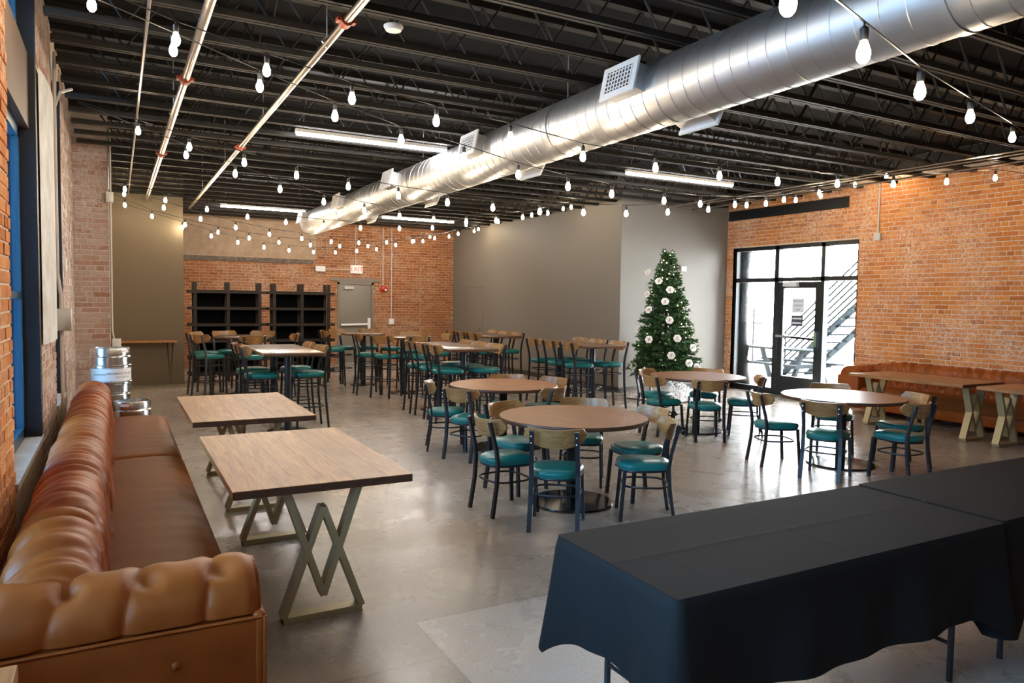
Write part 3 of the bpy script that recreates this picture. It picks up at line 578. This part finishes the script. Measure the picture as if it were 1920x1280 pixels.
# ------------------------------------------------------------------ oak tables with V-and-chevron legs
def leg_mesh():
    b = MB(); w_, dp, H = .034, .085, .72; T, B = .20, .215
    def bar(p, q): b.bar((p[0],0,p[1]), (q[0],0,q[1]), w_, dp, (0,1,0))
    for s in (-1,1):
        bar((s*T,H),(0,.125)); bar((s*B,.03),(0,.615))
    bar((-B,.018),(B,.018)); return b
LEGM = leg_mesh().mesh('leg','brass_paint'); PADM = MB().box((-.22,-.04,0),(.22,.04,.004)).mesh('leg_pad','rubber')
def oak_table(x, y, label, sx=.96, sy=1.66):
    t = thing('oak_table', label, 'table', (x,y,0), 0, 'oak plank tables'); nb = 6; wb_ = sx/nb
    tp = MB().box((-sx/2+.004,-sy/2+.004,.725),(sx/2-.004,sy/2-.004,.745)).build('table_top','edge_wood',t)
    e_ = -sx/2
    for f_ in (.135,.205,.165,.15,.195,.15):
        pm = rbox_mesh('plank', (e_,-sy/2,.728),(e_+sx*f_-.0003,sy/2,.77),.0007,'oak_plank',1); pm.polygons.foreach_set('use_smooth', [False]*len(pm.polygons))
        link('plank', pm, tp); e_ += sx*f_
    for s in (-1,1): MB().box((-sx/2,s*sy/2-.0015,.727),(sx/2,s*sy/2+.0015,.767)).build('end_grain','edge_wood',tp)
    for yy in (-sy/2+.12,sy/2-.12):
        l_ = link('leg', LEGM, t, (0,yy,0)); link('leg_pad', PADM, l_)
        MB().box((-.26,yy-.04,.72),(.26,yy+.04,.727)).build('mounting_plate','brass_paint',t)
    return t
oak_table(.985,4.68,'oak plank table with brass chevron legs, nearest on the left beside the sofa'); oak_table(.995,6.98,'second oak plank table along the left sofa, before the dark bar table')
oak_table(10.02,6.25,'oak plank table before the leather bench, nearest the entrance'); oak_table(10.02,4.42,'oak plank table before the leather bench, cut by the right edge')
# ------------------------------------------------------------------ tufted leather sofas (local x out from the wall, y along, arm at y=0)
LS = 6.2
def fold(p, amp):                       # puffed strip between two pleats
    f = p-math.floor(p); return amp*(1-abs(2*f-1)**2.2)
def jit(i): return (math.sin(i*12.9898)*43758.5453) % 1
def sofa_back(u, v):
    y = .02+u*(LS-.02)
    if v < .42: q = v/.42; x, z, nx, nz = .345-.025*q, .40+.31*q, 1, 0
    else:
        a = (v-.42)/.58*PI*1.12; x, z, nx, nz = .17+.150*math.cos(a), .71+.145*math.sin(a), math.cos(a), math.sin(a)
    tri = abs(((v*4.2) % 2)-1)
    wob = .22*math.sin(y*5.1+v*6)+.16*math.sin(y*13.7+v*3); sl = .75*(v-.2)
    pa, pb_ = y/.17+sl+wob, y/.205-sl*.8+.5+wob*.7
    ka, kb = .25+.75*jit(math.floor(pa)), .25+.75*jit(math.floor(pb_)+17)
    h = fold(pa, .010+.014*ka)+fold(pb_, .008+.013*kb)-.018+.0022*math.sin(y*61+v*9)*math.sin(y*23)
    lo_ = max(0, 1-(y-.16)/.5) if y > .16 else 1; hi_ = max(0, min(1, (.20-y)/.18)); z = .40+(z-.40)*(1-.14*lo_*lo_*(3-2*lo_)-.36*hi_*hi_*(3-2*hi_)); ends = min(1, (1-u)*40); 
    if ends < 1: x = .17+(x-.17)*(.8+.2*ends); z = .40+(z-.40)*(.93+.07*ends)
    # button dimples in two staggered rows
    for row, bv in enumerate((.16,.36)):
        by = (round((y/.236)-.5*row)+.5*row)*.236; d2 = (y-by)**2+((v-bv)*.72)**2; h -= .03*math.exp(-d2/.0011)
    return (x+nx*h, y, z+nz*h)
def sofa_arm(u, v):
    x = .02+u*.80
    if v < .2: q = v/.2; y, z, ny, nz = .012, .612+.018*q, -.2, 0
    elif v > .78: q = (v-.78)/.22; y, z, ny, nz = .355, .63-.22*q, 1, 0
    else: a = PI-(v-.2)/.58*PI; y, z, ny, nz = .1775+.1775*math.cos(a), .63+.15*math.sin(a)**.8, math.cos(a), math.sin(a)
    f_ = (x/.235+.5*abs(((v*1.5+.1) % 2)-1)+.06*math.sin(x*19)); f_ -= math.floor(f_); h = .017*(1-abs(2*f_-1)**5)-.009
    for row, bv in enumerate((.42,.62)):
        bx = (round(x/.235-.5*row)+.5*row)*.235; d2 = (x-bx)**2+((v-bv)*.62)**2; h -= .04*math.exp(-d2/.0014)
    if u > .97: x -= .0; 
    k = min(1,(1-u)*25); return (x, .1775+(y-.1775+ny*h)*(.93+.07*k), z-(1-k)*.012+nz*h)
def make_sofa(label):
    t = thing('tufted_sofa', label, 'sofa', (0,0,0), 0, 'tufted leather sofas')
    rbox('base', (.03,.05,.11),(.80,LS-.02,.30),.02,'leather',t)
    bk = MB().grid(sofa_back, 620, 30, True).build('backrest','leather',t,smooth=70)
    MB().prism([(.30,.12),(.30,.72),(.17,.84),(.05,.72),(.01,.60),(.01,.12)],'y',LS-.06,LS-.012).build('back_end_panel','leather',bk)
    MB().box((.0,.1,.12),(.06,LS-.02,.62)).build('back_panel','leather',bk)
    bm_ = MB().lathe([(0,.008),(.009,.006),(.012,0)],8).mesh('button','leather',60)
    for row, (bx, bz) in enumerate(((.332,.515),(.318,.665))):
        for i in range(2,26):
            b_ = link('button', bm_, bk, (bx-.012,(i+.5*row)*.236,bz)); b_.rotation_euler.y = PI/2
    ar = MB().grid(sofa_arm, 90, 40, False).build('armrest','leather',t,smooth=70)
    rbox('arm_panel', (.02,-.02,.11),(.815,.04,.618),.012,'leather',ar); rbox('arm_front', (.80,-.022,.11),(.845,.36,.635),.016,'leather',ar)
    MB().box((.05,.03,.12),(.80,.34,.6)).build('arm_core','leather',ar)
    MB().prism([(.1775+.166*math.cos(a),.60+.168*math.sin(a)**.8) for a in [PI*i/20 for i in range(21)]],'x',.805,.832).build('arm_roll_end','leather',ar)
    MB().tube([(.02,-.018,.618),(.40,-.019,.620),(.83,-.02,.618)],.007,6).tube([(.838,-.022,.12),(.838,-.022,.62)],.007,6).build('piping','leather',ar,smooth=60)
    b_ = MB().lathe([(0,.012),(.011,.009),(.016,0)],12).build('button','leather',ar,smooth=60,loc=(.55,-.019,.50)); b_.rotation_euler.x = PI/2
    ys = (.36,3.88,LS)
    for a, b in zip(ys, ys[1:]):
        def cush(u, v, a=a, b=b):
            y = a+.004+u*(b-a-.008); e = min(u,1-u)*(b-a); rx = (.335,.335+.52)
            if v < .12: q = v/.12; x, z = rx[1]-.004, .285+.12*q
            else: q = (v-.12)/.88; x, z = rx[1]-.03*(1-math.cos(min(q*8,1)*PI/2))-(rx[1]-rx[0]-.03)*max(0,q-.03)/.97, .405+.05*math.sin(min(q*6,1)*PI/2)+.012*math.sin(q*PI)
            z -= .035*math.exp(-e/.03); wr = .004*math.sin(y*23+x*8)*math.sin(y*7+1)*(1 if v > .15 else .2)
            return (x, y, z+wr*math.exp(-abs(x-.80)/.18))
        cu_ = MB().grid(cush, 140, 22).build('seat_cushion','leather_seat',t,smooth=70)
        MB().box((.34,a+.006,.28),(.845,b-.006,.40)).build('cushion_core','leather_seat',cu_)
    ft = MB().lathe([(.022,0),(.036,.11)],12).mesh('foot','foot_wood',50)
    for y in (.12,1.3,1.42,2.9,3.02,4.6,4.72,LS-.1): link('foot', ft, t, (.76,y,0)); link('foot', ft, t, (.10,y,0))
    # buttons along the front of the base
    bb = MB().lathe([(0,.006),(.008,.005),(.011,0)],8).mesh('base_button','leather',60)
    for i in range(20): b_ = link('base_button', bb, t, (.80,.3+i*.3,.2)); b_.rotation_euler.y = PI/2
    return t
s0 = make_sofa('long brown leather tufted sofa under the left windows'); s0.location = (-.385,2.67,0)
s1 = copy_tree(s0); s1.location = (WR-.02,8.0,0); s1.rotation_euler.z = PI; s1['label'] = 'brown leather tufted bench along the orange brick wall'
# ------------------------------------------------------------------ folding tables under black cloths
def cloth_table(x0, y0, x1, y1, label, clabel, seed, drop=.36):
    t = thing('folding_table', label, 'table', ((x0+x1)/2,(y0+y1)/2,0), 0, 'folding tables'); hx, hy = (x1-x0)/2, (y1-y0)/2
    rbox('table_top', (-hx+.01,-hy+.01,.705),(hx-.01,hy-.01,.742),.01,'paper_grey',t)
    for sx in (-1,1):
        for sy in (-1,1): MB().tube([(sx*(hx-.22),sy*(hy-.1),.705),(sx*(hx-.22),sy*(hy-.1),0)],.0145,10).build('leg','steel_navy',t,smooth=60)
        MB().tube([(sx*(hx-.22),-hy+.1,.18),(sx*(hx-.22),hy-.1,.18)],.010,8).build('leg_brace','steel_navy',t,smooth=60)
    rs = random.Random(seed); ph = [rs.uniform(0,6) for _ in range(8)]
    # perimeter with rounded corners
    per = []; rc = .035
    def seg(p, q, n_, nx, ny): 
        for i in range(n_): k = i/n_; per.append((p[0]+(q[0]-p[0])*k, p[1]+(q[1]-p[1])*k, nx, ny, min(k,1-k)*math.hypot(q[0]-p[0],q[1]-p[1])))
    def arc(cx, cy, a0, n_=10):
        for i in range(n_): a = a0+PI/2*i/n_; per.append((cx+rc*math.cos(a), cy+rc*math.sin(a), math.cos(a), math.sin(a), -1+abs(i/n_-.5)*2))
    seg((hx,-hy+rc),(hx,hy-rc),30,1,0); arc(hx-rc,hy-rc,0); seg((hx-rc,hy),(-hx+rc,hy),60,0,1); arc(-hx+rc,hy-rc,PI/2)
    seg((-hx,hy-rc),(-hx,-hy+rc),30,-1,0); arc(-hx+rc,-hy+rc,PI); seg((-hx+rc,-hy),(hx-rc,-hy),60,0,-1); arc(hx-rc,-hy+rc,1.5*PI)
    n_ = len(per); V, F = [], []; Z = .752; nr = 14
    for k, (r_, z_) in enumerate(((1,0),)): pass
    rows = []
    for q in (.985,1.0): rows.append([(px*(1-(1-q)*.6), py*(1-(1-q)*.9), Z-(0 if q < 1 else .004)) for px, py, a, b, e in per])
    for j in range(1, nr+1):
        tt = j/nr; row = []
        for i, (px, py, nx, ny, e) in enumerate(per):
            cor = math.exp(-max(e,0)/.16) if e >= 0 else 1.0
            L = drop*(1+.42*cor)+.02*math.sin(px*3.1+ph[0])+.015*math.sin(py*5+ph[1]); d = L*tt
            s = px*9+py*11; wave = (.017*math.sin(s+ph[2])+.012*math.sin(1.9*s+ph[3]))*tt*(1-.5*cor)
            out = .008+.014*tt+wave+.055*cor*tt**1.2
            if e >= 0: out -= .03*math.exp(-((e-.20)/.09)**2)*tt
            row.append((px+nx*out, py+ny*out, Z-.012-d))
        rows.append(row)
    for row in rows: V += row
    for j in range(len(rows)-1):
        for i in range(n_): F.append((j*n_+i, j*n_+(i+1)%n_, (j+1)*n_+(i+1)%n_, (j+1)*n_+i))
    cb = MB().add(V, F)
    cx_, cy_ = hx*.991, hy*.9865
    top_ = MB().grid(lambda u, v: (-hx*.994+2*hx*.994*u, -hy*.991+2*hy*.991*v, Z+.0006+.0016*math.exp(-((v-.5)/.014)**2)+.0011*math.exp(-((u-.5)/.005)**2)+.001*math.exp(-((u-.13)/.006)**2)*math.exp(-((v-.3)/.3)**2)), 120, 60)
    cb.v += top_.v; o_ = len(V); cb.f += [tuple(i+o_ for i in f_) for f_ in top_.f]
    c = cb.build('tablecloth', 'cloth_black', None, smooth=60, loc=((x0+x1)/2,(y0+y1)/2,0)); tag(c, clabel, 'tablecloth', 'black tablecloths')
cloth_table(1.65,1.84,3.64,2.62,'folding table under the near black cloth','black cloth draped over the nearest folding table',3)
cloth_table(3.66,1.86,5.6,2.64,'folding table under the right black cloth','black cloth on the second folding table at the right edge',5)
# small wooden stand at the lower left corner
o = thing('wooden_stand', 'rough wooden stand at the lower left corner of the picture', 'stand', (-.36,2.16,0))
rbox('stand_top', (-.12,-.16,.72),(.12,.12,.77),.006,'oak_plank',o)
for sx in (-1,1):
    for sy in (-1,1): MB().box((sx*.09-.018,sy*.10-.038,0),(sx*.09+.018,sy*.10-.002,.72)).build('leg','oak_plank',o)
# ------------------------------------------------------------------ dark shelving and console by the far wall
def shelf_unit(x0, x1, label):
    t = thing('shelf_unit', label, 'shelf', ((x0+x1)/2,16.3,0), 0, 'dark shelving units'); h = (x1-x0)/2
    for fx in (-h,0,h):
        for yy in (-.19,.15): MB().box((fx-.032,yy,0),(fx+.032,yy+.045,2.06)).build('upright','dark_shelf',t)
    for z in (.17,.50,.84,1.18,1.52,1.86): MB().box((-h-.13,-.21,z-.028),(h+.13,.21,z+.028)).build('shelf_board','dark_shelf',t)
    MB().box((-h,.195,.1),(h,.205,1.9)).build('back_panel','shelf_back',t)
shelf_unit(1.42,2.68,'dark wooden shelving unit against the olive wall end'); shelf_unit(2.98,4.14,'dark wooden shelving unit nearer the grey exit door')
o = thing('console_table', 'narrow console table with thin black legs before the olive wall', 'table', (.45,15.8,0))
rbox('table_top', (-.62,-.14,.85),(.60,.14,.885),.004,'oak_plank',o)
for sx in (-.5,.48):
    MB().tube([(sx-.05,-.1,.85),(sx,-.1,0),(sx+.05,-.1,.85)],.007,6).build('hairpin_leg','steel_black',o); MB().tube([(sx-.05,.1,.85),(sx,.1,0),(sx+.05,.1,.85)],.007,6).build('hairpin_leg','steel_black',o)
# ------------------------------------------------------------------ kegs
def keg_mesh():
    p = [(.0,.0),(.185,.0),(.195,.012),(.195,.07),(.188,.078),(.188,.085),(.203,.10),(.203,.185),(.215,.195),(.215,.212),(.203,.222),(.203,.365),(.215,.375),(.215,.392),(.203,.402),(.203,.485),(.190,.50),(.190,.51),(.198,.515),(.198,.572),(.193,.585),(.184,.585),(.182,.53),(.06,.515),(.0,.515)]
    return MB().lathe(p, 48).mesh('keg_shell','keg_steel',38)
KM = keg_mesh(); SLOT = MB().grid(lambda u,v: (.1995*math.cos((u-.5)*.5), .1995*math.sin((u-.5)*.5), .535+.03*v),8,1).mesh('hand_slot','keg_label')
FIT = MB().lathe([(.035,.51),(.035,.54),(.02,.55),(0,.55)],16).mesh('valve','chrome',40)
def keg(x, y, z, rz, label):
    o = thing('beer_keg', label, 'keg', (x,y,z), rz, 'steel beer kegs'); s = link('shell', KM, o)
    for a in (0,PI): link('hand_slot', SLOT, s).rotation_euler.z = a
    link('valve', FIT, o); return o
k1 = keg(-.06,9.28,.586,0,'steel keg with a white label band, standing on top of other kegs'); keg(.14,9.16,0,1.2,'steel keg on the floor at the end of the left sofa'); keg(-.255,9.36,0,.4,'steel keg under the labelled keg, hidden behind the sofa back')
for h in k1.children[0].children: h.rotation_euler.z += -.75
def band(u, v): a = -3.6+3.9*u; return (.2042*math.cos(a), .2042*math.sin(a), .225+.137*v)
MB().grid(band,60,1).build('label_band','keg_label',k1,smooth=60)
def wrap(txt, size, z, ang):
    me = text_mesh(txt, size, 'ink', 'lettering', .0)
    for v in me.vertices:
        a = ang+v.co.x/.205; v.co = Vector((.2052*math.cos(a), .2052*math.sin(a), z+v.co.y))
    link('lettering', me, k1)
wrap('PROPERTY OF MO', .036, .305, -1.02); wrap('123 S. Das Moi', .026, .268, -.93); wrap('COMPANY', .03, .298, -2.12)
# ------------------------------------------------------------------ decorated tree
T = thing('christmas_tree', 'green Christmas tree with white roses and warm fairy lights', 'Christmas tree', (9.05,10.62,0))
MB().lathe([(.03,.0),(.03,2.3),(.01,2.62)],10).build('trunk','trunk_brown',T)
def tree_R(z): t_ = max(0,(2.76-z)/2.46); return .66*t_**.76*min(1,.35+t_*4.5)+.008
fol = {'pine_green':MB(),'pine_light':MB()}; rt = random.Random(11); tips = []
z = .50
while z < 2.70:
    R = tree_R(z); nb = max(4, int(9+R*26)); 
    for i in range(nb):
        a = 2*PI*(i+rt.random())/nb; L = R*rt.uniform(.72,1.08); zz_ = z+rt.uniform(-.06,.06); d = Vector((math.cos(a),math.sin(a),0))
        nsp = max(2, int(L/.055)); tip = None
        for j in range(nsp):
            f = (j+1)/nsp
            if f < .30 and L > .3: continue
            p = d*(L*f)+Vector((0,0,zz_-.10*f*L+.05*f*f)); tip = p
            for q in range(11):
                th = rt.uniform(-1.25,1.25); el = rt.uniform(-.5,.75); dd = Vector((math.cos(a+th)*math.cos(el),math.sin(a+th)*math.cos(el),math.sin(el))); ln = rt.uniform(.055,.105)
                sd = dd.cross(Vector((rt.uniform(-1,1),rt.uniform(-1,1),rt.uniform(-1,1)))).normalized()*.0095
                e_ = p+dd*ln; mb = fol['pine_light' if rt.random() < .22 else 'pine_green']; o_ = len(mb.v)
                mb.v += [tuple(p-sd*.6),tuple(p+sd*.6),tuple(p+dd*ln*.6+sd),tuple(e_),tuple(p+dd*ln*.6-sd)]; mb.f.append((o_,o_+1,o_+2,o_+3,o_+4))
        if tip is not None: tips.append((tip, a))
    z += .082
for nm, mb in fol.items():
    f_ = mb.build('needles', nm, T); f_['kind'] = 'stuff'
fb = MB().lathe([(0,-.011),(.008,-.006),(.0085,.002),(.004,.011),(0,.012)],7).mesh('fairy_bulb','fairy_warm',60)
for p, a in rt.sample(tips, 95):
    o_ = link('fairy_bulb', fb, T, p+Vector((math.cos(a),math.sin(a),0))*.03)
def rose():
    b = MB()
    for ly, (r, n_, tilt) in enumerate(((.075,6,.35),(.058,5,.75),(.038,4,1.15),(.02,3,1.4))):
        for i in range(n_):
            a = 2*PI*i/n_+ly*.5
            def pet(u, v, a=a, r=r, tilt=tilt):
                t_ = (u-.5)*1.5; rr = r*(.25+.75*v)*math.cos((u-.5)*.9); h = .055*v*math.sin(tilt)+.012*math.sin(v*PI)
                return (rr*math.cos(a+t_*.75)*math.cos(tilt*.55), rr*math.sin(a+t_*.75)*math.cos(tilt*.55), h)
            b.grid(pet, 4, 3)
    return b.mesh('rose','rose_white',70)
RM = rose(); gaz = math.atan2(-10.6,-9.05)
for i, (px, py) in enumerate([(1216,518),(1236,534),(1256,550),(1215,558),(1247,571),(1218,586),(1255,605),(1199,621),(1269,638),(1218,640),(1258,669),(1190,688),(1297,655),(1290,683),(1304,690)]):
    d = ray(px,py); hz = math.hypot(d.x,d.y); best = None
    for k in range(200):                                   # first point of the ray on the cone surface
        tt = (11.5+k*.02)/hz; p = Vector((0,0,CAMH))+d*tt; rr = math.hypot(p.x-9.05,p.y-10.62)
        if best is None or abs(rr-tree_R(p.z)*1.0) < best[0]-1e-4: best = (abs(rr-tree_R(p.z)), p)
        if rr < tree_R(p.z): break
    p = best[1]-Vector((9.05,10.62,0)); o_ = link('white_rose', RM, T, p*1.03); n_ = Vector((p.x,p.y,.25)).normalized()
    n_ = (n_*.6+Vector((-.62,-.72,.1))*.55).normalized(); o_.rotation_euler = n_.to_track_quat('Z','Y').to_euler()
sk = MB(); rk = random.Random(4)
def skirt(u, v):
    a = 2*PI*u; r = .04+.72*v; return ((r+.03*math.sin(a*9)*v)*math.cos(a), (r+.03*math.sin(a*9)*v)*math.sin(a), .46*(1-v)**1.4+.02+.02*math.sin(a*7+v*9)*v*(1-v)*2)
sk.grid(skirt, 72, 14); 
for i in range(2600):
    u, v = rk.random(), rk.random()**.6; p = Vector(skirt(u,v)); d = Vector((rk.uniform(-1,1),rk.uniform(-1,1),rk.uniform(.1,1.2))).normalized(); s_ = d.cross(Vector((0,0,1))).normalized()*.012
    o_ = len(sk.v); sk.v += [tuple(p-s_),tuple(p+s_),tuple(p+d*.06)]; sk.f.append((o_,o_+1,o_+2))
k_ = sk.build('tree_skirt','fur_white',T,smooth=80); k_['label'] = 'fluffy white tree skirt'
# ------------------------------------------------------------------ fittings on the far wall
ex = thing('exit_sign', 'lit EXIT sign with red letters above the grey door', 'exit sign', (5.77,YB-.06,2.56))
rbox('sign_box', (-.165,-.03,-.11),(.165,.03,.11),.006,'exit_white',ex); o_ = link('lettering', text_mesh('EXIT', .17, 'exit_red', depth=.003), ex, (0,-.033,0)); o_.rotation_euler.x = PI/2
tag(rbox('emergency_light', (4.66,YB-.1,2.47),(4.92,YB-.016,2.62),.01,'white_plastic'), 'white emergency light box left of the EXIT sign', 'light box')
run('wall_conduit', 'thin conduit joining the emergency light and the EXIT sign', [(4.9,YB-.03,2.545),(5.61,YB-.03,2.545)], .012)
run('wall_conduit', 'thin vertical conduit from the ceiling to the EXIT sign', [(5.76,YB-.03,2.66),(5.76,YB-.03,3.75)], .009)
run('wall_conduit', 'vertical conduit down to the red fire alarm', [(6.53,YB-.03,2.14),(6.53,YB-.03,3.75)], .012)
run('wall_conduit', 'long vertical conduit to the low box right of the grey door', [(6.78,YB-.03,1.22),(6.78,YB-.03,3.75)], .012)
tag(rbox('outlet_box', (6.71,YB-.07,1.06),(6.85,YB-.008,1.22),.006,'white_plastic'), 'small white box low on the far brick wall', 'electrical box')
al = thing('fire_alarm', 'red fire alarm strobe on the far brick wall', 'fire alarm', (6.55,YB-.05,2.05))
MB().lathe([(.0,.05),(.04,.05),(.085,.02),(.09,-.02),(.09,-.05)],20).build('alarm_body','alarm_red',al,smooth=40).rotation_euler.x = PI/2
MB().lathe([(0,.05),(.028,.045),(.03,.0)],12).build('strobe_lens','white_plastic',al,loc=(.03,-.05,-.03)).rotation_euler.x = PI/2
# ------------------------------------------------------------------ outside the entrance: stair, picnic table, lamp pole
st = thing('metal_stair', 'grey steel outdoor stair with a barred railing beyond the glass', 'stair', (15.2,0,0))
A, B = Vector((0,12.9,-.05)), Vector((0,9.1,3.2))
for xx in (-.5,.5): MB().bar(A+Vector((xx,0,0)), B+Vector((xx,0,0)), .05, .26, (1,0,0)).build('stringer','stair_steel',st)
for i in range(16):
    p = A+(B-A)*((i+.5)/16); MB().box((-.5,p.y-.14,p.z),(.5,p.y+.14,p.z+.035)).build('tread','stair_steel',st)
for k in range(6):
    dz = .22+.16*k; MB().tube([A+Vector((-.5,0,dz)),B+Vector((-.5,0,dz))],.021,6).build('rail','stair_steel',st)
for i in range(4):
    p = A+(B-A)*((i+.15)/3.4); MB().tube([p+Vector((-.5,0,0)),p+Vector((-.5,0,1.04))],.02,6).build('rail_post','stair_steel',st)
up_ = MB().bar((1.4,12.4,4.7),(1.4,8.8,1.7),1.0,.3,(1,0,0)).build('upper_flight','stair_steel',st)
pt = thing('picnic_table', 'grey outdoor picnic table seen through the entrance door', 'picnic table', (13.6,11.9,0))
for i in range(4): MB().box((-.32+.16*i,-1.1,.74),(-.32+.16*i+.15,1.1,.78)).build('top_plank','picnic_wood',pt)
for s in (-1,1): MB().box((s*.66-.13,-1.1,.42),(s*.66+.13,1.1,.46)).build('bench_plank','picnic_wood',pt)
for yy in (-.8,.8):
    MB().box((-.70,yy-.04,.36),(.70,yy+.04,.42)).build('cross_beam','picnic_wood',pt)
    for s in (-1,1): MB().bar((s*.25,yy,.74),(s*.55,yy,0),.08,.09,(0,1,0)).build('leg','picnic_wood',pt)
lp = thing('gate_post', 'slim dark post standing outside the entrance', 'post', (17,15.95,0))
MB().tube([(0,0,0),(0,0,1.66)],.03,8).build('post','stair_steel',lp); MB().box((-.02,-.35,1.2),(.02,0,1.24)).box((-.02,-.35,1.44),(.02,0,1.47)).build('rail','stair_steel',lp)
